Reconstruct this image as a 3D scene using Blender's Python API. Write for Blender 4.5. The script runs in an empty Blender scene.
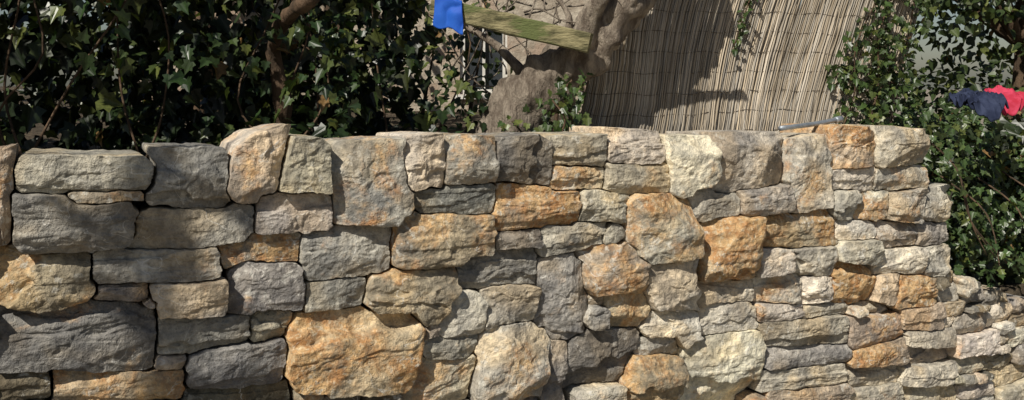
import bpy, math, random
import numpy as np
from mathutils import Vector
random.seed(7); rng=np.random.default_rng(7)
scene=bpy.context.scene
# ------------------------------------------------------------------ helpers
perm=np.arange(256); np.random.default_rng(3).shuffle(perm); perm=np.concatenate([perm,perm])
hv=np.random.default_rng(5).random(256)*2-1
def vn(p):
    i=np.floor(p).astype(int); f=p-i; f=f*f*(3-2*f); i&=255
    def h(a,b,c): return hv[perm[(perm[(perm[(i[:,0]+a)&255]+i[:,1]+b)&255]+i[:,2]+c)&255]]
    x,y,z=f[:,0],f[:,1],f[:,2]
    def L(a,b,t): return a+(b-a)*t
    return L(L(L(h(0,0,0),h(1,0,0),x),L(h(0,1,0),h(1,1,0),x),y),
             L(L(h(0,0,1),h(1,0,1),x),L(h(0,1,1),h(1,1,1),x),y),z)
def fbm(p,o=3):
    r=0;a=1.0
    for k in range(o):
        r=r+a*vn(p*(2.03**k)+k*17.3); a*=.5
    return r
def nrm(v): return v/np.maximum(np.linalg.norm(v,axis=-1,keepdims=True),1e-9)
def empty(name,loc=(0,0,0)):
    e=bpy.data.objects.new(name,None); e.location=loc; scene.collection.objects.link(e); return e
def mkobj(name,V,F,mat,smooth=True,parent=None,attrs=None):
    me=bpy.data.meshes.new(name)
    V=np.asarray(V,dtype=float)
    me.from_pydata(V.tolist(),[],F if isinstance(F,list) else F.tolist())
    if attrs:
        for n,(t,a) in attrs.items():
            at=me.attributes.new(n,t,'POINT')
            at.data.foreach_set('color' if t=='FLOAT_COLOR' else 'vector',np.asarray(a,dtype=np.float32).ravel())
    if smooth: me.polygons.foreach_set('use_smooth',[True]*len(me.polygons))
    me.materials.append(mat); me.update()
    o=bpy.data.objects.new(name,me); scene.collection.objects.link(o)
    if parent: o.parent=parent
    return o
class NT:
    def __init__(s,name):
        s.m=bpy.data.materials.new(name); s.m.use_nodes=True; s.t=s.m.node_tree
        s.b=s.t.nodes['Principled BSDF']; s.out=s.t.nodes['Material Output']
    def n(s,typ,ins=None,**kw):
        x=s.t.nodes.new(typ)
        for k,v in kw.items(): setattr(x,k,v)
        if ins:
            for k,v in ins.items(): s.set(x.inputs[k],v)
        return x
    def set(s,sock,v):
        if isinstance(v,bpy.types.NodeSocket): s.t.links.new(v,sock)
        else: sock.default_value=v
    def math(s,op,a,b=0.0,c=None,clamp=False):
        x=s.n('ShaderNodeMath',{0:a,1:b},operation=op); x.use_clamp=clamp
        if c is not None: s.set(x.inputs[2],c)
        return x.outputs[0]
    def mix(s,f,a,b,bt='MIX'):
        x=s.n('ShaderNodeMix',data_type='RGBA',blend_type=bt)
        s.set(x.inputs[0],f); s.set(x.inputs[6],a); s.set(x.inputs[7],b); return x.outputs[2]
    def noise(s,vec,sc,det=4,rough=.55,dist=0):
        return s.n('ShaderNodeTexNoise',{'Vector':vec,'Scale':sc,'Detail':det,'Roughness':rough,'Distortion':dist}).outputs[0]
    def mr(s,v,a,b,c=0.,d=1.,smooth=True):
        x=s.n('ShaderNodeMapRange'); x.interpolation_type='SMOOTHSTEP' if smooth else 'LINEAR'
        for i,q in enumerate((v,a,b,c,d)): s.set(x.inputs[i],q)
        return x.outputs[0]
    def bump(s,h,st,dist,prev=None):
        x=s.n('ShaderNodeBump',{'Height':h,'Strength':st,'Distance':dist})
        if prev: s.set(x.inputs['Normal'],prev)
        return x.outputs[0]
def C(r,g,b): return (r,g,b,1)
# ------------------------------------------------------------------ materials
def stone_mat():
    m=NT('dry_limestone')
    col=m.n('ShaderNodeAttribute',attribute_name='tint'); off=m.n('ShaderNodeAttribute',attribute_name='off')
    tc=m.n('ShaderNodeTexCoord').outputs['Object']
    v=m.n('ShaderNodeVectorMath',{0:tc,1:off.outputs['Vector']},operation='ADD').outputs[0]
    big=m.noise(v,6,4,.6); med=m.noise(v,30,4,.7); fine=m.noise(v,150,3,.7); cloud=m.noise(v,3.2,2,.5,.6)
    base=m.mix(m.mr(big,.35,.65),m.mix(1.,col.outputs['Color'],C(.68,.68,.69),'MULTIPLY'),m.mix(1.,col.outputs['Color'],C(1.27,1.24,1.17),'MULTIPLY'))
    base=m.mix(m.mr(cloud,.47,.64,0,.65),base,m.mix(1.,base,C(1.18,1.01,.77),'MULTIPLY'))
    # rust / iron staining in patches
    rn=m.math('ADD',m.math('MULTIPLY',m.noise(v,4.2,4,.62,.5),.80),m.math('MULTIPLY',med,.20))
    th=m.math('SUBTRACT',.705,m.math('MULTIPLY',col.outputs['Alpha'],.33))
    rf=m.mr(rn,m.math('SUBTRACT',th,.075),m.math('ADD',th,.10))
    rcol=m.mix(m.mr(m.noise(v,13,4,.65),.38,.62),C(.64,.42,.20),C(.44,.215,.078))
    rcol=m.mix(m.mr(m.noise(v,48,3,.7),.50,.66,0,.75),rcol,C(.66,.55,.37))
    base=m.mix(m.math('MULTIPLY',rf,.84),base,rcol)
    base=m.mix(m.mr(med,.32,.68,0,1),m.mix(1.,base,C(.72,.72,.72),'MULTIPLY'),m.mix(1.,base,C(1.22,1.20,1.17),'MULTIPLY'))
    base=m.mix(m.mr(fine,.52,.74,0,.45),base,m.mix(1.,base,C(.42,.42,.42),'MULTIPLY'))
    base=m.mix(m.mr(m.noise(v,55,4,.7),.59,.70,0,.55),base,C(.15,.14,.12))
    ve=m.math('ABSOLUTE',m.math('SUBTRACT',m.noise(v,4.5,2,.45,1.2),.5))
    vf=m.math('MULTIPLY',m.mr(ve,.0,.006,1,0),m.mr(big,.45,.6,0,.8))
    base=m.mix(vf,base,C(.74,.71,.64))
    lic=m.math('MULTIPLY',m.mr(m.noise(v,24,3,.6),.56,.64),m.mr(m.noise(v,2.6,1),.46,.6,0,.5))
    base=m.mix(lic,base,C(.62,.60,.53))
    m.set(m.b.inputs['Base Color'],base)
    m.set(m.b.inputs['Roughness'],.9); m.b.inputs['Specular IOR Level'].default_value=.2
    n1=m.bump(med,.7,.02); n1=m.bump(m.noise(v,80,3,.7),.75,.009,n1); n1=m.bump(fine,.5,.003,n1)
    m.set(m.b.inputs['Normal'],n1)
    return m.m
def simple(name,c1,c2,sc=8,rough=.85,bump=.5,bd=.01,stretch=None,spec=.3,c3=None):
    m=NT(name); v=m.n('ShaderNodeTexCoord').outputs['Object']
    if stretch: v=m.n('ShaderNodeMapping',{'Vector':v,'Scale':stretch}).outputs[0]
    a=m.noise(v,sc,6,.65); b=m.mix(m.mr(a,.35,.65),C(*c1),C(*c2))
    if c3: b=m.mix(m.mr(m.noise(v,sc*.4,4,.6),.5,.62),b,C(*c3))
    m.set(m.b.inputs['Base Color'],b); m.set(m.b.inputs['Roughness'],rough); m.b.inputs['Specular IOR Level'].default_value=spec
    m.set(m.b.inputs['Normal'],m.bump(m.noise(v,sc*3,5,.7),bump,bd)); return m.m
def attr_mat(name,rough=.6,trans=0.,spec=.4,var=True):
    m=NT(name); col=m.n('ShaderNodeAttribute',attribute_name='tint').outputs['Color']
    tc=m.n('ShaderNodeTexCoord').outputs['Object']
    if var: col=m.mix(m.mr(m.noise(tc,60,2),.3,.7),m.mix(1.,col,C(.75,.75,.75),'MULTIPLY'),m.mix(1.,col,C(1.25,1.25,1.2),'MULTIPLY'))
    m.set(m.b.inputs['Base Color'],col); m.set(m.b.inputs['Roughness'],rough); m.b.inputs['Specular IOR Level'].default_value=spec
    if trans:
        tr=m.n('ShaderNodeBsdfTranslucent',{'Color':m.mix(1.,col,C(1.5,1.9,.6),'MULTIPLY')})
        mx=m.n('ShaderNodeMixShader',{0:trans}); m.t.links.new(m.b.outputs[0],mx.inputs[1]); m.t.links.new(tr.outputs[0],mx.inputs[2])
        m.t.links.new(mx.outputs[0],m.out.inputs[0])
    return m.m
M_stone=stone_mat()
M_leaf=attr_mat('ivy_leaf',.38,.13,.45); M_reed=attr_mat('dried_reed',.8,0,.2,False)
M_bark=simple('grey_bark',(.13,.10,.075),(.38,.32,.25),9,.9,1.,.04,(1.5,1.5,.5))
M_darkbark=simple('brown_bark',(.05,.035,.022),(.14,.09,.055),9,.9,1.,.02,(1.5,1.5,.5))
M_soil=simple('terrace_soil',(.05,.038,.025),(.13,.10,.065),14,.95,1.,.03)
M_ground=simple('gravel_path',(.18,.15,.115),(.33,.29,.23),30,.95,1.,.02)
M_core_shade=simple('rubble_core',(.025,.022,.018),(.06,.05,.04),12,.95,1.,.03)  # rubble albedo painted near black, standing in for shade in open joints
# ------------------------------------------------------------------ wall frame
O=np.array([-1.7,3.,0]); T=np.array([4.,2.,0])/math.hypot(4,2); N=np.array([T[1],-T[0],0]); Zv=np.array([0,0,1.])
EYE=2.1
def W(s,z,c): # wall face coordinates -> world
    s=np.asarray(s,float);z=np.asarray(z,float);c=np.asarray(c,float)
    return O+s[...,None]*T+z[...,None]*Zv+c[...,None]*N
def survey(u,v):  # rectify a measured point of the wall elevation to metres along / up the wall face
    d=(u-512)/900.; t=(1.7+3*d)/(4-2*d); Y=3+2*t
    return t*4.4721, EYE-(v-80)/900.*Y, Y
cls={'g':((.245,.242,.235),.08),'m':((.345,.332,.305),.14),'b':((.49,.46,.395),.15),'p':((.64,.605,.525),.15),'t':((.40,.345,.27),.45),'o':((.48,.41,.31),.8),'d':((.165,.155,.135),.15)}
S='''-14 150 10 250 t .3;11 154 159 193 m .1;146 149 230 212 g .05;229 130 283 205 b .5;283 140 332 193 b .2;331 136 410 221 m .5;398 133 443 190 p .2
443 138 494 186 m .5;494 138 552 183 g .1;552 134 608 166 b .15;608 131 667 165 b .2;667 137 713 194 p .4;713 131 790 190 b .2;790 138 833 213 b .45
833 124 877 168 o .8;877 124 926 165 b .25;14 196 136 252 g .1;70 189 142 206 t .55;135 207 258 249 m .1;257 194 335 234 m .15;410 184 496 215 g .2
494 187 578 231 t .9;552 166 607 190 b .55;605 165 668 192 b .25;577 191 622 222 b .2;621 194 690 262 b .65;690 190 741 219 b .15;740 187 790 216 b .3
833 168 877 190 p .2;877 166 930 190 b .3;699 216 758 283 o .98;757 215 838 248 t .7;833 191 857 220 b .4;857 191 890 221 p .65;888 190 925 222 b .4;922 190 954 222 b .1
-10 251 95 315 t .4;95 250 221 281 m .12;220 235 302 265 m .6;299 226 394 281 m .3;394 214 494 267 m .55;460 248 537 288 m .1;492 230 541 249 g .1;541 222 612 250 m .15
537 252 590 343 m .15;577 244 641 295 t .6;640 260 697 312 b .12;149 281 230 320 b .3;226 264 308 311 g .15;97 283 152 301 m .3;306 278 368 310 m .05;366 266 458 325 t .55
436 290 486 337 p .1;484 282 540 325 b .2;-12 308 158 374 g .3;157 313 254 353 m .02;253 311 290 343 b .3;288 310 424 397 o .74;424 335 472 360 m .1;410 358 478 404 b .45
474 324 547 404 b .45;545 343 570 404 m .15;567 330 640 388 g .05;574 308 608 330 m .15;606 290 652 327 o .6;641 310 700 346 p .15;699 304 757 332 b .12;624 354 686 404 t .55
684 334 765 404 p .4;-10 378 50 404 d .1;50 371 190 404 t .5;187 346 286 388 g .1;188 388 290 410 d .2;638 328 684 356 m .1;578 386 624 406 b .1
758 249 791 275 b .2;757 274 803 304 p .55;791 247 835 276 b .15;697 282 757 304 b .2;834 262 877 304 o .98;838 221 880 240 p .3;838 241 880 262 b .1;879 222 922 249 b .2
880 249 925 274 p .15;896 275 934 306 o .85;876 274 897 303 b .2;803 276 835 303 p .1;683 262 701 290 t .5;666 290 699 309 t .4;757 304 806 319 b .3;760 319 847 345 m .08
847 317 900 343 t .6;850 344 905 364 t .55;765 346 850 367 m .15;766 367 848 388 b .15;766 388 850 408 t .45;850 364 902 386 b .1;850 386 905 408 b .25;806 303 850 318 p .2
900 307 942 329 t .4;902 329 954 347 b .15;904 347 952 365 b .1;924 246 950 276 b .1;920 222 950 246 m .1;903 365 952 385 p .2;905 385 960 406 b .2;142 296 160 312 b .2;424 322 440 336 b .2;586 222 622 244 m .1'''
stones=[] # s,z,hw,hh,rot,rgb,rust,detail
for ent in S.replace('\n',';').split(';'):
    a=ent.split(); x0,y0,x1,y1=map(float,a[:4])
    cs,cz,Y=survey((x0+x1)/2,(y0+y1)/2); s0=survey(x0,0)[0]; s1=survey(x1,0)[0]
    slope=-((y0+y1)/2-80)/900*.447*.55
    jr=.055 if x1-x0>1.2*(y1-y0) else .03
    stones.append([cs,cz,(s1-s0)/2-.001,(y1-y0)/2/900*Y-.001,slope+random.uniform(-jr,jr),cls[a[4]][0],float(a[5]),1])
G=.01; s_lo,s_hi=-2.8,7.6; ns=int((s_hi-s_lo)/G); nz=200
sg=s_lo+(np.arange(ns)+.5)*G; zg=(np.arange(nz)+.5)*G
SS,ZZ=np.meshgrid(sg,zg)
def addpoly(st,rg=random):
    # irregular convex outline: box with skewed corners and occasional knocked-off corners
    hw,hh=st[2],st[3]; P=[]; topst=st[1]+hh>1.78 and st[0]<4.5
    taper=rg.uniform(-.19,.19); lean=rg.uniform(-.25,.25)*min(1,hh/hw*1.2)
    for (x,y) in [(-1,-1),(1,-1),(1,1),(-1,1)]:
        px=x*hw*(1+rg.uniform(-.10,.08))+y*lean*min(hw,hh); py=y*hh*(1+rg.uniform(-.14,.12)+taper*x)
        if topst and y>0: py=hh*(1+rg.uniform(-.22,.16))
        if rg.random()<.36:
            k=rg.uniform(.12,.42)*min(hw*1.3,hh*1.1); k2=min(k*rg.uniform(.6,2.6),hw*.75)
            h_=(px-x*k2,py+ (rg.uniform(-.02,.06)*hh)*y); v_=(px,py-y*k)
            P+= [h_,v_] if (x,y) in ((1,-1),(-1,1)) else [v_,h_]
        else: P.append((px,py))
    P=np.array(P); c,s_=math.cos(st[4]),math.sin(st[4])
    P=np.stack([P[:,0]*c-P[:,1]*s_,P[:,0]*s_+P[:,1]*c],1)
    e=np.roll(P,-1,0)-P; n=nrm(np.stack([e[:,1],-e[:,0]],1)); o=(n*P).sum(1)
    st.append((n,o))
def boxd(px,pz,st):
    dx=px-st[0]; dz=pz-st[1]; n,o=st[8]; r=None
    for (a,b),q in zip(n,o):
        d=a*dx+b*dz-q
        r=d if r is None else np.maximum(r,d)
    return r
for st in stones: addpoly(st)
top=np.where(sg<0,1.84,np.where(sg<4.45,1.78,np.where(sg<4.58,1.2,np.maximum(1.04-.33*(sg-4.58),.62))))
cover=ZZ>top[None,:]
for st in stones: cover|=boxd(SS,ZZ,st)<.006
def fill(zone,sizes,pal,det):
    global cover
    for (w0,w1,h0,h1,tries) in sizes:
        fails=0
        while fails<tries:
            w=random.uniform(w0,w1); h=random.uniform(h0,h1); nw=max(2,int(w/G)); nh=max(2,int(h/G))
            occ=(cover|~zone).astype(np.int32); I=np.pad(occ.cumsum(0).cumsum(1),((1,0),(1,0)))
            s=I[nh:,nw:]-I[:-nh,nw:]-I[nh:,:-nw]+I[:-nh,:-nw]
            ok=np.argwhere(s==0)
            if len(ok)==0: fails+=1; continue
            k=ok[0] if random.random()<.8 else ok[random.randrange(len(ok))]
            cover[k[0]:k[0]+nh,k[1]:k[1]+nw]=True
            cl=random.choice(pal); c,ru=cls[cl]
            st=[s_lo+(k[1]+nw/2)*G,(k[0]+nh/2)*G,nw*G/2-.002,nh*G/2-.002,random.uniform(-.07,.07),c,min(1,max(0,ru+random.uniform(-.1,.2))),det]
            addpoly(st); stones.append(st)
zone_r=(SS>4.3)
fill(zone_r,[(.20,.38,.08,.13,3),(.14,.26,.06,.10,3),(.09,.14,.05,.08,3)],'bbpppbmptb',.7)
inph=(SS>-.05)&(SS<5.4)&(ZZ>EYE-325/900*(3+SS*.447))
fill(~inph&~zone_r,[(.24,.45,.12,.18,3),(.14,.26,.07,.12,3)],'mbgtbm',.35)
fill(np.ones_like(zone_r),[(.09,.20,.045,.09,3),(.07,.10,.04,.05,2)],'mbdtb',.5)
# ------------------------------------------------------------------ stone meshes
A=np.array([[st[0],st[1],math.hypot(st[2],st[3])*1.2] for st in stones])
VV=[];FF=[];CC=[];OO=[];base=0
for i,st in enumerate(stones):
    det=st[7]; big=max(st[2],st[3])
    K=int((70+big*520)*(1 if det>=.6 else .6)); K=min(K,176)
    th=np.linspace(0,2*math.pi,K,endpoint=False)
    c,s_=math.cos(st[4]),math.sin(st[4])
    ca,sa=np.cos(th),np.sin(th)
    dl=np.stack([ca*st[2],sa*st[3]],1)*1.0
    dw=np.stack([dl[:,0]*c-dl[:,1]*s_,dl[:,0]*s_+dl[:,1]*c],1)
    R=np.linspace(.15,2.2,120)
    px=st[0]+dw[:,0][:,None]*R; pz=st[1]+dw[:,1][:,None]*R
    q=np.stack([px.ravel(),pz.ravel(),np.zeros(px.size)],1)
    wx=(fbm(q*14+3.1,3)*.005+vn(q*90)*.0018).reshape(px.shape); wz=(fbm(q*14+40.7,3)*.005+vn(q*90+7)*.0018).reshape(px.shape)
    X=px+wx; Zq=pz+wz
    own=boxd(X,Zq,st); oth=np.full(px.shape,9.)
    for j in np.nonzero(np.hypot(A[:,0]-st[0],A[:,1]-st[1])<A[:,2]+A[i,2]+.08)[0]:
        if j!=i: oth=np.minimum(oth,boxd(X,Zq,stones[j]))
    # joints vary from tight contact to open along each edge
    gap=(.0045+.0055*vn(q*6+70)).reshape(px.shape).clip(.0012,.01); topm=(Zq>1.80)
    bad=(own>oth-gap)|(own>np.where(topm,.004,random.uniform(.008,.026)))
    k=np.where(bad.any(1),bad.argmax(1),len(R)-1)
    k=np.maximum(k,1); Rk=R[k-1]
    Rk=np.minimum(Rk,np.median(Rk)*2.)
    Rk=(Rk*12+np.roll(Rk,1)+np.roll(Rk,-1))/14
    m=int((9+min(big,.2)*100)*(1 if det>=.6 else .6))
    u=np.concatenate([np.linspace(0,.90,m)[1:],[.935,.96,.978,.99,.997,1.0]])
    n=random.choice([16.,24.,36.,60.]); b=min(.11,max(.04,.8*min(st[2],st[3])))*random.uniform(.75,1.2)
    U,TH=np.meshgrid(u,np.arange(K),indexing='ij')
    qa=(ca*Rk)[None,:]*U; qb=(sa*Rk)[None,:]*U
    h=(1-U**n)**(1/n)
    h0=1.05+random.uniform(-.25,.25)*qa+random.uniform(-.30,.30)*qb
    for kk in range(random.randint(4,8)):   # struck facets
        an=random.uniform(0,6.28); g=random.uniform(.10,.95)**1.3; p=random.uniform(.97,1.06)+g*random.uniform(.25,.85)
        h0=np.minimum(h0,p-g*(math.cos(an)*qa+math.sin(an)*qb))
    h=np.minimum(h,h0)
    for _ in range(random.choice([0,1,1,2]) if big>.06 else 0):      # spall steps / bedding ledges
        an=random.choice([-1,1,1])*math.pi/2+random.uniform(-.35,.35) if random.random()<.7 else random.uniform(0,6.28)
        ln=math.cos(an)*qa+math.sin(an)*qb+.20*vn(np.stack([(qa*3+i*3.3).ravel(),(qb*3).ravel(),qa.ravel()*0],1)).reshape(qa.shape)-random.uniform(.1,.75)
        h=h-random.uniform(.10,.32)*np.clip(ln/.03,0,1)
    c0=random.uniform(-.044,.032)-b*.5
    if st[1]>1.7: c0=random.uniform(-.024,.024)-b*.5
    cdep=c0+b*np.maximum(h,0)
    Ls=[.03,.07,.13,.22,.36]; shr=[1.,.995,.98,.96,.9]
    la=np.concatenate([qa.ravel(),*[ca*Rk*f for f in shr]]); lb=np.concatenate([qb.ravel(),*[sa*Rk*f for f in shr]])
    cd=np.concatenate([cdep.ravel(),*[np.full(K,c0-L) for L in Ls]])
    cen=float(h[0].mean())*b+c0
    la=np.append(la,0.);lb=np.append(lb,0.);cd=np.append(cd,cen)
    ws=st[0]+la*st[2]*c-lb*st[3]*s_; wz_=st[1]+la*st[2]*s_+lb*st[3]*c
    off=rng.random(3)*50
    P=np.stack([ws,wz_,cd],1); Q=P+off
    sc=min(1,.35+min(st[2],st[3])*7)
    # terraced fracture: broad noise quantised into crisp conchoidal steps
    tn=fbm(Q*np.array([6,11,6]),3)*2.4; fl=np.floor(tn); fr=tn-fl; ter=fl+np.clip((fr-.78)/.22,0,1)
    d=ter*.0046*sc+fbm(Q*6+3,2)*.004*sc+(1-np.abs(vn(Q*28+11))*2)*.0018+fbm(Q*60+7,2)*.0016+vn(Q*130)*.0009
    if random.random()<.45: # bedding planes
        qq=Q.copy(); qq[:,0]*=.10; qq[:,2]*=.3; bd=vn(qq*40)
        d+=np.sign(bd)*np.abs(bd)**.3*.0028
    P[:,2]+=d*1.1
    lat=fbm(Q*26+31,2)*.0036; rad=nrm(np.stack([ws-st[0],wz_-st[1]],1)); 
    P[:,0]+=rad[:,0]*lat; P[:,1]+=rad[:,1]*lat
    VV.append(W(P[:,0],P[:,1],P[:,2]))
    nr=len(u)+5; idx=np.arange(nr*K).reshape(nr,K)+base; nx=np.roll(idx,-1,1)
    FF+=np.stack([idx[:-1],idx[1:],nx[1:],nx[:-1]],-1).reshape(-1,4).tolist()
    ce=base+nr*K
    FF+=[[ce,int(a_),int(b_)] for a_,b_ in zip(idx[0],nx[0])]
    nv=nr*K+1; base+=nv
    j=random.uniform(.82,1.13); tcol=np.array([st[5][0]*j*random.uniform(.98,1.05),st[5][1]*j,st[5][2]*j*random.uniform(.91,1.04),st[6]])
    CC.append(np.tile(tcol,(nv,1))); OO.append(np.tile(off,(nv,1)))
wall=empty('dry_stone_wall')
mkobj('face_stones',np.concatenate(VV),FF,M_stone,True,wall,{'tint':('FLOAT_COLOR',np.concatenate(CC)),'off':('FLOAT_VECTOR',np.concatenate(OO))})
print('stones',len(stones),'verts',base)
def wallbox(name,s0,s1,z0,z1,c0,c1,mat,parent):
    ns_=int((s1-s0)/.06)+2; P=[];F=[]
    prof=[(z0,c1),(z1*.3+z0*.7,c1),(z1*.7+z0*.3,c1),(z1-.02,c1),(z1,c1-.03),(z1,(c0+c1)/2),(z1,c0+.03),(z1-.02,c0),(z0,c0)]
    for i in range(ns_):
        for (z,c) in prof: P.append((s0+(s1-s0)*i/(ns_-1),z,c))
    P=np.array(P); P[:,1]+=fbm(P*7,2)*.018; P[:,2]+=fbm(P*8+9,2)*.015
    m=len(prof)
    for i in range(ns_-1):
        for j in range(m-1): F.append([i*m+j,i*m+j+1,(i+1)*m+j+1,(i+1)*m+j])
    F.append(list(range(m))); F.append([(ns_-1)*m+j for j in range(m)][::-1])
    return mkobj(name,W(P[:,0],P[:,1],P[:,2]),F,mat,True,parent)
wallbox('rubble_core',-2.8,4.40,0,1.72,-.46,-.17,M_core_shade,wall)
wallbox('rubble_core_low',4.40,7.6,0,.60,-.46,-.15,M_core_shade,wall)
# ------------------------------------------------------------------ ground
g=200; mkobj('ground',[(-g,-g,0),(g,-g,0),(g,g,0),(-g,g,0)],[[0,1,2,3]],M_ground,False)
P=[];F=[];na,nb=130,70
for i in range(na):
    for j in range(nb):
        s=-9+22*i/(na-1); d=.44+ (j/(nb-1))**1.8*16
        t=min(1,max(0,(s-4.2-.1*d)/.5)) if d<1.2 else min(1,max(0,(s-4.6)/2.))*.6
        z=1.70*(1-t)+.70*t+max(0,d-2.2)*.02
        if j==0: z=0
        P.append((s,z,-d))
P=np.array(P); P[:,1]+=np.where(P[:,1]>.1,fbm(P*3,3)*.03,0)
for i in range(na-1):
    for j in range(nb-1): a=i*nb+j; F.append([a,a+nb,a+nb+1,a+1])
mkobj('terrace_ground',W(P[:,0],P[:,1],P[:,2]),F,M_soil,True)
# ------------------------------------------------------------------ leaves
half=[(0,0),(.16,-.13),(.50,.02),(.33,.25),(.44,.50),(.20,.55),(0,1.)]
half2=[(0,0),(.22,-.08),(.42,.15),(.36,.48),(.16,.8),(0,1.)]
def leaf_mesh(name,P,Nn,size,tint,parent=None,mat=None,tilt=.55,shape=half,hang=1.0,rg=None):
    rg=rg or rng
    n=len(P); Nn=nrm(Nn+rg.normal(0,tilt,(n,3)))
    t=np.tile(np.array([0,0,-hang]),(n,1))+rg.normal(0,.55,(n,3)); t=nrm(t-(t*Nn).sum(1,keepdims=True)*Nn); sd=np.cross(t,Nn)
    sz=rg.uniform(size[0],size[1],n)[:,None]
    shp=[(x,y,abs(x)*.28-.12*y*y) for x,y in shape]; L=[(-x,y,z) for x,y,z in shp[1:-1]]
    pts=shp+L; m=len(pts)
    V=np.stack([P+sz*(x*sd*1.05+y*t+z*Nn) for x,y,z in pts],1).reshape(-1,3)
    k=len(shape); f1=list(range(k)); f2=[0]+[k-1]+[k+i for i in range(k-2)][::-1]
    b=(np.arange(n)*m)[:,None]
    F=(b+np.array(f1)).tolist()+(b+np.array(f2)).tolist()
    br=rg.uniform(.45,1.35,(n,1)); yel=rg.random((n,1))**6
    col=np.array(tint)[None]*br*(1-yel)+yel*np.array([.13,.15,.04])
    dead=rg.random((n,1))<.012; col=np.where(dead,np.array([[.22,.13,.05]]),col)
    col=np.concatenate([col,np.ones((n,1))],1); col=np.repeat(col,m,0)
    return mkobj(name,V,F,mat or M_leaf,False,parent,{'tint':('FLOAT_COLOR',col)})
def clumps(C_,R_,per,bias=(0,-.5,.5),rg=None,fill=.3):
    rg=rg or rng
    P=[];Q=[]
    for c,r in zip(C_,R_):
        n=int(per*r*r*100); d=nrm(rg.normal(0,1,(n,3))+np.array(bias)*.8)
        rr=r*np.where(rg.random(n)<fill,rg.uniform(.3,.9,n),rg.uniform(.88,1.12,n))
        P.append(c+d*rr[:,None]*np.array([1,1,.85])); Q.append(d+np.array([-.1,-.35,.45]))
    return np.concatenate(P),np.concatenate(Q)
def tube(pts,rad,sides=10,seg=6,noise=.0,nf=6,seed=0):
    pts=[np.array(p,float) for p in pts]; pp=[2*pts[0]-pts[1]]+pts+[2*pts[-1]-pts[-2]]; rr=[rad[0]]+list(rad)+[rad[-1]]
    C_=[];Rr=[]
    for i in range(1,len(pp)-2):
        for k in range(seg):
            t=k/seg; a,b,c,d=pp[i-1:i+3]
            C_.append(.5*((2*b)+(-a+c)*t+(2*a-5*b+4*c-d)*t*t+(-a+3*b-3*c+d)*t**3)); Rr.append(rr[i]*(1-t)+rr[i+1]*t)
    C_.append(pts[-1]); Rr.append(rad[-1]); C_=np.array(C_); Rr=np.array(Rr)
    tg=nrm(np.gradient(C_,axis=0)); ref=np.array([.3,.9,.1]); a=nrm(np.cross(tg,ref)); b=np.cross(tg,a)
    th=np.linspace(0,2*math.pi,sides,endpoint=False)
    V=C_[:,None]+Rr[:,None,None]*(a[:,None]*np.cos(th)[None,:,None]+b[:,None]*np.sin(th)[None,:,None])
    V=V.reshape(-1,3)
    if noise:
        dv=nrm(V-np.repeat(C_,sides,0)); V=V+dv*(fbm(V*nf*np.array([1,1,.5])+seed,3)*noise)[:,None]
    m=len(C_); idx=np.arange(m*sides).reshape(m,sides); nx=np.roll(idx,-1,1)
    F=np.stack([idx[:-1],nx[:-1],nx[1:],idx[1:]],-1).reshape(-1,4).tolist()+[idx[0][::-1].tolist(),idx[-1].tolist()]
    return V,F
def join(parts):
    V=[];F=[];b=0
    for v,f in parts: V.append(np.asarray(v)); F+=[[i+b for i in q] for q in f]; b+=len(v)
    return np.concatenate(V),F
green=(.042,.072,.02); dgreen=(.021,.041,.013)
def at(s,d,z): return O+s*T-d*N+z*Zv
# left ivy thicket
ivy=empty('ivy_thicket')
r1=np.random.default_rng(11)
Cc=[];Rr=[]
for k in range(290):
    s=r1.uniform(-3.2,2.12); z=r1.uniform(1.74,3.7); d=r1.uniform(.75,1.6)+.12*math.sin(s*3)
    if s>1.9 and z>2.2: continue
    Cc.append(at(s,d,z)); Rr.append(r1.uniform(.10,.25))
P,Q=clumps(Cc,Rr,5.8,(0.,-.7,.6),r1)
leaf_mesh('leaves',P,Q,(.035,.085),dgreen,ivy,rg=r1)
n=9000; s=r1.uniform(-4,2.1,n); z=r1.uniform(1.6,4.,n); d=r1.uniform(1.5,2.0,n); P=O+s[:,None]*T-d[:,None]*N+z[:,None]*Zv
leaf_mesh('shade_tinted_leaves',P,np.tile([0,-1,.3],(n,1)).astype(float),(.07,.13),(.012,.021,.008),ivy,rg=r1)  # deeper ivy tinted darker, painting in the thicket's interior shade
parts=[]
for k in range(22):
    s=r1.uniform(-3,2.1); d=r1.uniform(1.1,1.5); p=at(s,d,1.7); pts=[p]
    for q in range(4): p=p+np.array([r1.normal(0,.14),r1.normal(0,.06)+.03,r1.uniform(.2,.5)]); pts.append(p)
    parts.append(tube(pts,[.007,.006,.005,.004,.003],5,4))
parts.append(tube([at(1.25,1.4,1.65),at(1.2,1.25,2.0),at(1.14,1.2,2.28),at(1.14,.74,2.42),at(1.2,.6,2.5),at(1.26,.7,2.8),at(1.3,.8,3.4)],[.04,.04,.034,.032,.036,.034,.03],12,6,.014,14))
V,F=join(parts); mkobj('stems',V,F,M_darkbark,True,ivy)
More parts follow.
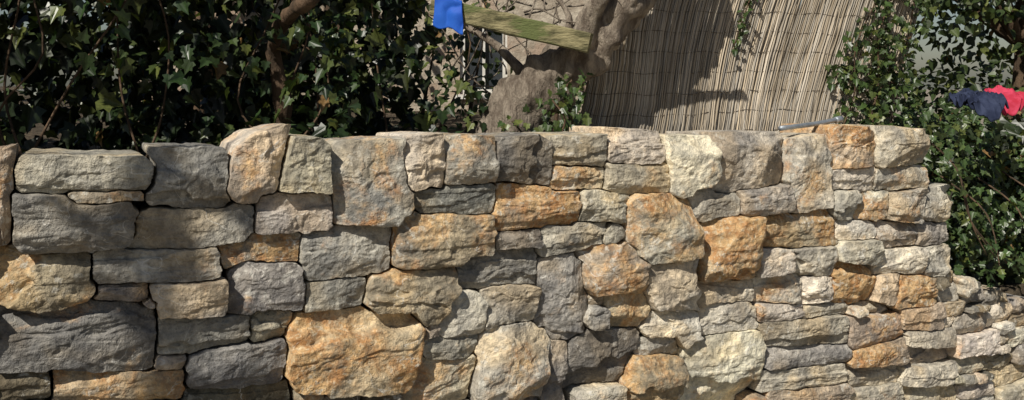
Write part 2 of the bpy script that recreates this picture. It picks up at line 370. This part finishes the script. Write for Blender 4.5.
# leaning tree
tree=empty('leaning_tree')
tp=[(-.08,4.84,1.5),(-.02,4.78,1.8),(.08,4.74,2.0),(.24,4.70,2.14),(.40,4.68,2.30),(.53,4.68,2.44),(.64,4.70,2.60),(.80,4.7,3.0),(1.0,4.8,3.8)]
br=[([.36,4.6,2.28],[.40,4.56,2.42],[.46,4.5,2.60],[.42,4.7,3.0]),([.12,4.68,2.05],[.0,4.75,2.2],[-.1,4.85,2.3],[-.3,4.9,2.42]),([.5,4.6,2.40],[.60,4.55,2.50],[.68,4.5,2.66],[.85,4.4,3.0]),([.22,4.64,2.14],[.3,4.7,2.4],[.22,4.8,2.62],[.2,4.9,3.1])]
parts=[tube(tp,[.22,.185,.155,.14,.13,.12,.115,.09,.05],40,20,.045,11)]
for b_,r in zip(br,(.055,.03,.035,.025)): parts.append(tube(b_,[r,r*.85,r*.7,r*.4],10,6,.008,12))
for k in range(34):
    p=np.array([r1.uniform(-.3,.3),r1.uniform(4.75,5.4),r1.uniform(1.9,2.6)]); pts=[p]
    dd=r1.normal(0,.1,3)+np.array([.0,0,.05])
    for q in range(3): p=p+dd+r1.normal(0,.04,3); pts.append(p)
    parts.append(tube(pts,[.006,.005,.004,.002],4,4))
V,F=join(parts); mkobj('trunk_and_limbs',V,F,M_bark,True,tree)
r2=np.random.default_rng(21)
Cc=[np.array([.9,4.9,4.9])+r2.normal(0,.5,3)*np.array([1,.8,.4]) for _ in range(16)]
P,Q=clumps(Cc,[.25]*16,1.6,(0,0,.6),r2); leaf_mesh('crown',P,Q,(.04,.08),green,tree,rg=r2)
def vine(name,paths,dens,size,tint=green,seed=1,spread=.04,nor=(0,-1,.3)):
    rg=np.random.default_rng(seed); e=empty(name); parts=[];P=[]
    for pts in paths:
        v,f=tube(pts,[.005]*len(pts),5,5); parts.append((v,f))
        n=max(4,int(dens*sum(np.linalg.norm(np.array(a)-np.array(b)) for a,b in zip(pts,pts[1:]))))
        P.append(v[rg.integers(0,len(v),n)]+rg.normal(0,spread,(n,3)))
    V,F=join(parts); mkobj('stems',V,F,M_darkbark,True,e)
    P=np.concatenate(P); leaf_mesh('leaves',P,np.tile(nor,(len(P),1)).astype(float),size,tint,e,rg=rg); return e
vine('ivy_vine',[[(.2,4.45,1.75),(.26,4.42,1.9),(.2,4.45,2.0)],[(.1,4.4,1.75),(.05,4.4,1.84),(0,4.4,1.9)],[(.32,4.5,1.75),(.3,4.5,1.9),(.27,4.5,2.05),(.3,4.5,2.1)]],150,(.025,.055),seed=4,spread=.05)
# bush behind the trunk, in front of the house
bush=empty('garden_bush'); rb=np.random.default_rng(77)
Cc=[np.array([rb.uniform(-.9,.75),rb.uniform(6.2,7.2),rb.uniform(1.7,2.3)]) for _ in range(40)]+[np.array([rb.uniform(-.6,-.1),rb.uniform(6.2,7.2),rb.uniform(2.3,2.75)]) for _ in range(12)]
P,Q=clumps(Cc,[rb.uniform(.10,.22) for _ in Cc],4.5,(0,-.6,.5),rb); leaf_mesh('leaves',P,Q,(.03,.07),(.05,.07,.025),bush,rg=rb,shape=half2)
V,F=join([tube([(x_,6.7,1.6),(x_+.05,6.7,1.95),(x_+.12,6.65,2.3)],[.02,.015,.006],6,4) for x_ in (-.7,-.35,0,.3,.55)]); mkobj('stems',V,F,M_darkbark,True,bush)
# ------------------------------------------------------------------ reed screen
reed=empty('reed_fence_screen'); B0=np.array([.30,4.88,1.62]); B1=np.array([2.32,5.62,1.62]); Ld=np.linalg.norm(B1-B0); D=(B1-B0)/Ld; Nr=np.array([D[1],-D[0],0])
def rp(x,h): # point on billowing screen, x along base, h up
    x=np.asarray(x,float);h=np.asarray(h,float)
    xs=x+h*(.20+.10*np.sin(x*1.3))+.012*np.sin(h*5+x*3)
    bl=.05*np.sin(x*3.1+h*1.1)+.03*np.sin(h*4.2+x*1.5)
    return B0+xs[...,None]*D+h[...,None]*Zv*.99+bl[...,None]*Nr
VV=[];FF=[];CC=[];b=0; r3=np.random.default_rng(31)
x=0;hs=np.linspace(0,1,25); nh_=25; sides=5; th=np.linspace(0,2*math.pi,sides,endpoint=False)
while x<Ld*1.0:
    for layer in range(3):
        L=1.95+r3.uniform(-.05,.05) if x>.42 else .48+x*2.2+r3.uniform(-.05,.05)
        h=r3.uniform(-.03,.02)+hs*L; w=r3.normal(0,.006)
        c=rp(x+w*np.sin(h*2.6+r3.uniform(0,6))+r3.normal(0,.003),h)-Nr*layer*.009+Nr*(r3.normal(0,.002)+vn(np.stack([h*5,h*0+x*90,h*0],1))[:,None]*.004)
        c=c+Nr*(np.abs(np.sin((h-.06)/.118*math.pi+.25*np.sin(x*4)))[:,None]*.008)   # reeds belly between ties
        r=r3.uniform(.0028,.0052)*np.linspace(1.1,.85,nh_)
        V=c[:,None]+r[:,None,None]*(D[None,None]*np.cos(th)[None,:,None]+Nr[None,None]*np.sin(th)[None,:,None])
        VV.append(V.reshape(-1,3)); idx=np.arange(nh_*sides).reshape(nh_,sides)+b; nx=np.roll(idx,-1,1)
        FF+=np.stack([idx[:-1],nx[:-1],nx[1:],idx[1:]],-1).reshape(-1,4).tolist(); b+=nh_*sides
        k=r3.uniform(.65,1.2); g_=r3.random(); col=np.array([.45,.37,.265])*(1-g_)+np.array([.42,.385,.33])*g_
        if r3.random()<.07: k*=.55
        lv=1+.25*vn(np.stack([h*4,h*0+x*7,h*0+layer],1))
        CC.append(np.repeat(np.concatenate([col[None]*k*lv[:,None],np.ones((nh_,1))],1),sides,0))
    x+=r3.uniform(.0055,.0082)
mkobj('reeds',np.concatenate(VV),FF,M_reed,True,reed,{'tint':('FLOAT_COLOR',np.concatenate(CC))})
M_wire=simple('tie_wire',(.08,.065,.05),(.16,.13,.10),40,.7,.2,.001)
parts=[]
for k in range(16):
    h=.06+k*.118; xs=np.linspace(.0 if h<.5 else (h-.4)/2.2 if h<1.3 else .42,Ld,60); c=rp(xs,h-.118*.25/math.pi*np.sin(xs*4)+.006*np.sin(xs*23+k))+Nr*.0085
    parts.append(tube(list(c),[.0017]*60,4,1))
V,F=join(parts); mkobj('binding_wires',V,F,M_wire,True,reed)
parts=[tube([rp(x_,-.1)-Nr*.07,rp(x_,.9)-Nr*.10,rp(x_,1.9)-Nr*.07],[.02,.02,.018],8,4) for x_ in (.55,1.3,1.95)]
V,F=join(parts); mkobj('support_posts',V,F,M_darkbark,True,reed)
v1=[list(rp([.87,.92,.89,.87],[1.6,1.2,.95,.68])+Nr*.03)]
vine('ivy_vine',v1,110,(.02,.04),seed=6,spread=.018)
v2=[list(rp([1.75,1.8,1.72,1.8],[0.1,.4,.7,1.1])+Nr*.05),list(rp([1.9,1.95,1.85,1.9],[0.,.4,.8,1.3])+Nr*.06),list(rp([2.05,1.95,2.0,1.8],[0.1,.3,.6,.75])+Nr*.05),list(rp([2.1,2.1,2.05,2.0],[0.1,.5,1.,1.5])+Nr*.05),list(rp([2.1,1.9,1.7,1.62],[0.45,.52,.55,.5])+Nr*.05)]
vine('ivy_vine',v2,170,(.03,.055),seed=8,spread=.055)
# ------------------------------------------------------------------ right ivy hedge
hedge=empty('ivy_hedge'); r4=np.random.default_rng(41); Cc=[];Rr=[]
for k in range(180):
    s=r4.uniform(4.78,7.5); f=r4.random(); z=.94-.2*(s-4.78)*.8+f*(.92+.1*(s-4.78)); d=.20+.35*f+r4.uniform(-.03,.25)
    if z>1.82: z=1.82
    Cc.append(at(s,d,z)); Rr.append(r4.uniform(.10,.19))
for k in range(44): Cc.append(at(r4.uniform(4.45,7),r4.uniform(.7,1.8),r4.uniform(1.5,1.86))); Rr.append(r4.uniform(.12,.2))
for (s,d,z,r) in [(4.64,-.02,1.62,.09),(4.68,.0,1.45,.08),(4.76,-.02,1.30,.08),(4.58,.12,1.80,.09),(4.42,.22,1.87,.07),(4.85,-.04,1.15,.09),(4.80,-.03,1.60,.12),(4.95,-.04,1.38,.13),(5.1,-.04,1.03,.12),(5.0,-.05,.95,.09),(5.3,-.05,.98,.12),(5.25,-.03,1.3,.14),(5.5,-.05,1.05,.14),(5.45,-.05,.85,.10),(5.7,-.04,.85,.12),(4.70,.04,1.76,.1),(4.9,.05,1.82,.12),(4.60,-.05,1.73,.08),(4.48,.06,1.87,.06),(4.56,-.07,1.62,.05),(4.66,-.06,1.2,.05)]:
    Cc.append(at(s,d,z)); Rr.append(r)
P,Q=clumps(Cc,Rr,8,(0.,-.8,.6),r4); leaf_mesh('leaves',P,Q,(.028,.06),(.046,.078,.025),hedge,rg=r4)
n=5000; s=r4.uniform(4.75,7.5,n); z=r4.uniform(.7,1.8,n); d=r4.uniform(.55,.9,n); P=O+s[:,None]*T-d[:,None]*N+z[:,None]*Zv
leaf_mesh('shade_tinted_leaves',P,np.tile([0,-1,.3],(n,1)).astype(float),(.07,.12),(.02,.03,.012),hedge,rg=r4)  # backing leaves take a darker tint as painted shade inside the hedge
V,F=join([tube([at(4.75,.3,1.8),at(4.72,.0,1.6),at(4.78,-.05,1.3),at(4.9+.1*k,-.06,1.1-.04*k)],[.006,.005,.004,.003],5,5) for k in range(3)]+[tube([at(5.1+.3*k,.4,1.5),at(5.12+.3*k,.1,1.3),at(5.05+.32*k,-.05,.95)],[.006,.005,.003],5,5) for k in range(4)])
mkobj('stems',V,F,M_darkbark,True,hedge)
# ------------------------------------------------------------------ background trees
def bgtree(x,y,h,r,seed,tint=(.035,.055,.018),n=26,per=.9,sz=(.08,.15),z0=.35):
    rg=np.random.default_rng(seed); e=empty('background_tree')
    V,F=join([tube([(x,y,1.5),(x+.1,y,1.5+h*.35),(x-.1,y,1.5+h*.8)],[.13,.10,.05],10,6,.02)]+[tube([(x,y,1.5+h*.3),(x+rg.normal(0,.6),y+rg.normal(0,.4),1.5+h*rg.uniform(.45,.8))],[.06,.02],6,5) for _ in range(6)])
    mkobj('trunk',V,F,M_darkbark,True,e)
    Cc=[np.array([x+rg.normal(0,r*.5),y+rg.normal(0,r*.4),1.6+h*rg.uniform(z0,1.)]) for _ in range(n)]; R_=[rg.uniform(.3,.6)*r/1.5 for _ in range(n)]
    P,Q=clumps(Cc,R_,per,(0,-.4,.5),rg); leaf_mesh('crown',P,Q,sz,tint,e,rg=rg,shape=half2)
bgtree(4.6,8.2,3.2,1.7,51,n=60,per=2.6,sz=(.05,.10),z0=-.05); bgtree(6.4,9.0,3.8,1.9,52,n=50,per=1.6,sz=(.06,.12),z0=0.); bgtree(3.4,9.5,3.6,1.6,53,n=36,z0=0.)
bgtree(-3.0,8.5,4.,2.,54,n=34,z0=0.); bgtree(-6,8,4.,2.2,55,n=34,z0=0.); bgtree(9,12,5,2.6,56,z0=0.)
bgtree(-1.4,6.8,3.2,1.0,57,n=26,z0=.0); bgtree(1.2,9.,4.5,1.4,58,n=18,z0=.45)
# ------------------------------------------------------------------ building behind
def box(x0,x1,y0,y1,z0,z1):
    V=[(x,y,z) for x in (x0,x1) for y in (y0,y1) for z in (z0,z1)]
    return V,[[0,1,3,2],[4,6,7,5],[0,4,5,1],[2,3,7,6],[0,2,6,4],[1,5,7,3]]
bld=empty('stone_house')
M_bw=simple('rubble_render',(.30,.25,.19),(.50,.44,.35),6,.9,.8,.03,c3=(.36,.27,.20)); M_dark=simple('window_glass',(.02,.025,.03),(.04,.045,.05),3,.15,0,.001,spec=.6)
M_frame=simple('white_paint_frame',(.52,.50,.45),(.65,.63,.58),20,.6,.2,.002); M_tile=simple('clay_tiles',(.30,.13,.07),(.45,.24,.14),12,.85,.6,.02)
parts=[box(-4,-.55,9.5,9.9,1.5,4.6),box(-.05,3.,9.5,9.9,1.5,4.6),box(-.55,-.05,9.5,9.9,1.5,1.95),box(-.55,-.05,9.5,9.9,2.75,4.6),box(-4,-3.6,9.9,14,1.5,4.6),box(2.6,3,9.9,14,1.5,4.6),box(-3.6,2.6,13.6,14,1.5,4.6)]
V,F=join([(np.array(v),f) for v,f in parts]); mkobj('walls',V,F,M_bw,False,bld)
V,F=join([(np.array(v),f) for v,f in [box(-.55,-.50,9.55,9.62,1.95,2.75),box(-.10,-.05,9.55,9.62,1.95,2.75),box(-.5,-.1,9.55,9.62,2.70,2.75),box(-.5,-.1,9.55,9.62,1.95,2.0),box(-.315,-.285,9.56,9.61,2.0,2.7),box(-.6,0,9.44,9.497,1.90,1.948)]]); mkobj('window_frame',V,F,M_frame,False,bld)
v,f=box(-.5,-.1,9.63,9.64,2.0,2.7); mkobj('window_pane',v,f,M_dark,False,bld)
mkobj('roof',[(-4.3,9.2,4.55),(3.3,9.2,4.55),(3.3,14.3,4.55),(-4.3,14.3,4.55),(-4.3,11.75,6),(3.3,11.75,6)],[[0,1,5,4],[2,3,4,5],[0,4,3],[1,2,5]],M_tile,False,bld)
# ------------------------------------------------------------------ wooden beam + blue tarp scrap over its end
def beam(name,p0,p1,w,h,mat):
    p0=np.array(p0);p1=np.array(p1);d=nrm(p1-p0);side=nrm(np.cross(d,Zv));up=np.cross(side,d); V=[];F=[];n=30
    prof=[(-1,-.85),(-.85,-1),(.85,-1),(1,-.85),(1,.85),(.85,1),(-.85,1),(-1,.85)]
    for i in range(n):
        c=p0+(p1-p0)*i/(n-1)
        for a,b_ in prof: V.append(c+side*a*w/2+up*b_*h/2)
    V=np.array(V); V+=nrm(V-V.mean(0))*(fbm(V*9,3)*.009)[:,None]
    for i in range(n-1):
        for j in range(8): F.append([i*8+j,i*8+(j+1)%8,(i+1)*8+(j+1)%8,(i+1)*8+j])
    F.append(list(range(8))[::-1]);F.append([(n-1)*8+j for j in range(8)]); return mkobj(name,V,F,mat,False)
M_beam=simple('weathered_mossy_wood',(.08,.075,.035),(.32,.28,.15),5,.85,.9,.015,(1,7,7),c3=(.12,.14,.05))
bp0=np.array([-.40,4.60,2.475]); bp1=np.array([.385,4.44,2.28])
bm=beam('wooden_beam',bp0,bp1,.11,.10,M_beam)
M_blue=simple('blue_tarpaulin',(.012,.07,.40),(.02,.11,.50),9,.6,.3,.003,spec=.2)
V=[];F=[];nu,nv=30,46; bd_=nrm(bp1-bp0)
for i in range(nv):
    t=i/(nv-1)*.35-.06     # arc length over the beam section: back -> top -> front
    for j in range(nu):
        a=.02+j/(nu-1)*.13+ .03*(i/(nv-1))*(j/(nu-1)-.5)
        c=bp0+bd_*a
        tt=t+.01*math.sin(j*.3)*(i/(nv-1))
        if t<0: y,z=.066,.056+t
        elif t<.13: y,z=.066-t,.058
        else: y,z=-.066-.02*(tt-.13),.058-(tt-.13)
        V.append(c+np.array([0,y,z]))
V=np.array(V); V+=np.stack([vn(V*18)*.006,-np.abs(vn(V*14+4))*.016,vn(V*15+9)*.004],1)
for i in range(nv-1):
    for j in range(nu-1): k=i*nu+j; F.append([k,k+1,k+1+nu,k+nu])
o=mkobj('blue_tarp_scrap',V,F,M_blue,True); md=o.modifiers.new('thick','SOLIDIFY'); md.thickness=.002
# ------------------------------------------------------------------ pipe on the wall
pe=empty('metal_pipe'); M_metal=simple('galvanised_steel',(.22,.25,.28),(.36,.39,.42),20,.5,.1,.001,spec=.6); M_metal.node_tree.nodes['Principled BSDF'].inputs['Metallic'].default_value=.5
v,f=tube([at(3.50,.10,1.85),at(3.78,.14,1.865),at(3.98,.16,1.885)],[.013]*3,14,5); mkobj('tube',v,f,M_metal,True,pe)
v,f=tube([at(3.95,.157,1.881),at(4.0,.163,1.887)],[.018]*2,14,3); mkobj('collar',v,f,M_metal,True,pe)
# ------------------------------------------------------------------ garments
def garment(name,c,L,Wd,H,col1,col2,seed,yaw):
    e=empty(name); M=simple(name+'_fabric',col1,col2,12,.85,.5,.004)
    nu,nv=110,70
    def sheet(cx,cy,a,b_,rot,seed,nm,lift):
        V=[];F=[]
        for i in range(nv):
            for j in range(nu):
                x=(j/(nu-1)*2-1); y=(i/(nv-1)*2-1); w_=math.sqrt(max(0,1-.5*min(x*x,y*y)))
                V.append((x*a*w_,y*b_*w_,0))
        V=np.array(V); q=V*np.array([16,26,10])+seed
        w=1-np.abs(vn(q+vn(q*.6)[:,None]*1.6))*2; w2=1-np.abs(vn(q*2.1+7))*2
        rr=np.maximum(np.abs(V[:,0])/a,np.abs(V[:,1])/b_)
        z=lift*(1-rr**4)+.022*w+.010*w2-.09*np.clip(rr-.8,0,1)*5*.3
        V=np.stack([V[:,0]+.02*vn(q*.7+3),V[:,1]+.02*vn(q*.7+9),z],1)
        z2=V[:,1]; V[:,2]-=np.clip(-z2-b_*.3,0,1)*.9   # drapes down over the front of the ivy
        r_=rot; V=np.stack([V[:,0]*math.cos(r_)-V[:,1]*math.sin(r_)+cx,V[:,0]*math.sin(r_)+V[:,1]*math.cos(r_)+cy,V[:,2]],1)
        ca,sa=math.cos(yaw),math.sin(yaw); V=np.stack([V[:,0]*ca-V[:,1]*sa,V[:,0]*sa+V[:,1]*ca,V[:,2]],1)+np.array(c)
        for i in range(nv-1):
            for j in range(nu-1): k=i*nu+j; F.append([k,k+1,k+1+nu,k+nu])
        o=mkobj(nm,V,F,M,True,e); md=o.modifiers.new('thick','SOLIDIFY'); md.thickness=.008
    sheet(0,0,L,Wd,0,seed,'body',H)
    sheet(-L*.9,-Wd*.35,L*.55,Wd*.32,.5,seed+5,'sleeve_1',H*.7)
    sheet(L*.9,-Wd*.35,L*.55,Wd*.32,-.6,seed+9,'sleeve_2',H*.7)
    sheet(0,Wd*.5,L*.4,Wd*.3,.1,seed+13,'hood',H*1.25)
garment('navy_jacket',(2.80,5.44,1.965),.13,.13,.045,(.012,.018,.045),(.03,.04,.08),3,.3)
garment('red_jacket',(3.05,5.60,1.975),.10,.13,.05,(.36,.015,.035),(.52,.05,.10),9,-.2)
# ------------------------------------------------------------------ tree on the path behind the photographer (dapples the wall)
dap=empty('broadleaf_tree'); r5=np.random.default_rng(61); sun=nrm(np.array([-.36,-.62,.69]))
V,F=join([tube([(-5.2,-3.6,-.05),(-5.1,-3.5,1.9),(-4.7,-2.9,3.9),(-4.3,-2.1,5.6),(-4.,-1.5,7.4)],[.24,.18,.15,.1,.05],14,8,.03)]+
 [tube([(-4.7,-2.9,3.9),(-3.8,-2.2,4.8),(-2.8,-1.6,5.6)],[.09,.06,.02],8,6,.01),tube([(-4.5,-2.5,4.8),(-4.7,-1.4,5.4),(-4.7,-.8,6.1)],[.08,.05,.02],8,6,.01),tube([(-5.,-3.2,3.4),(-5.8,-2.2,4.6),(-6.5,-1.8,5.6)],[.08,.05,.02],8,6,.01)])
mkobj('trunk_and_limbs',V,F,M_bark,True,dap)
Cc=[];Rr=[]
for k in range(52):
    Cc.append(np.array([r5.normal(-4.5,.95),r5.normal(-1.1,.6),r5.normal(5.8,.6)])); Rr.append(r5.uniform(.12,.28))
P,Q=clumps(Cc,Rr,1.2,(0,0,.4),r5); leaf_mesh('crown',P,Q,(.06,.11),green,dap,rg=r5,shape=half2)
# ------------------------------------------------------------------ light, sky, camera
w=bpy.data.worlds.new('World'); scene.world=w; w.use_nodes=True; nt=w.node_tree
sky=nt.nodes.new('ShaderNodeTexSky'); sky.sky_type='NISHITA'; sky.sun_disc=False
sky.sun_elevation=math.asin(sun[2]); sky.sun_rotation=math.atan2(sun[0],sun[1])
nt.links.new(sky.outputs[0],nt.nodes['Background'].inputs[0]); nt.nodes['Background'].inputs[1].default_value=.05
sl=bpy.data.lights.new('sun','SUN'); sl.energy=5; sl.angle=math.radians(.5); sl.color=(1,.945,.85)
so=bpy.data.objects.new('sun',sl); scene.collection.objects.link(so); so.rotation_euler=Vector(sun).to_track_quat('Z','Y').to_euler()
cam=bpy.data.cameras.new('camera'); co=bpy.data.objects.new('camera',cam); scene.collection.objects.link(co)
co.location=(0,0,EYE); co.rotation_euler=(math.radians(90),0,0); cam.sensor_width=36; cam.lens=900/1024*36; cam.shift_y=-120/1024; cam.clip_end=600
scene.camera=co
scene.view_settings.view_transform='Standard'; scene.view_settings.look='None'; scene.view_settings.exposure=0
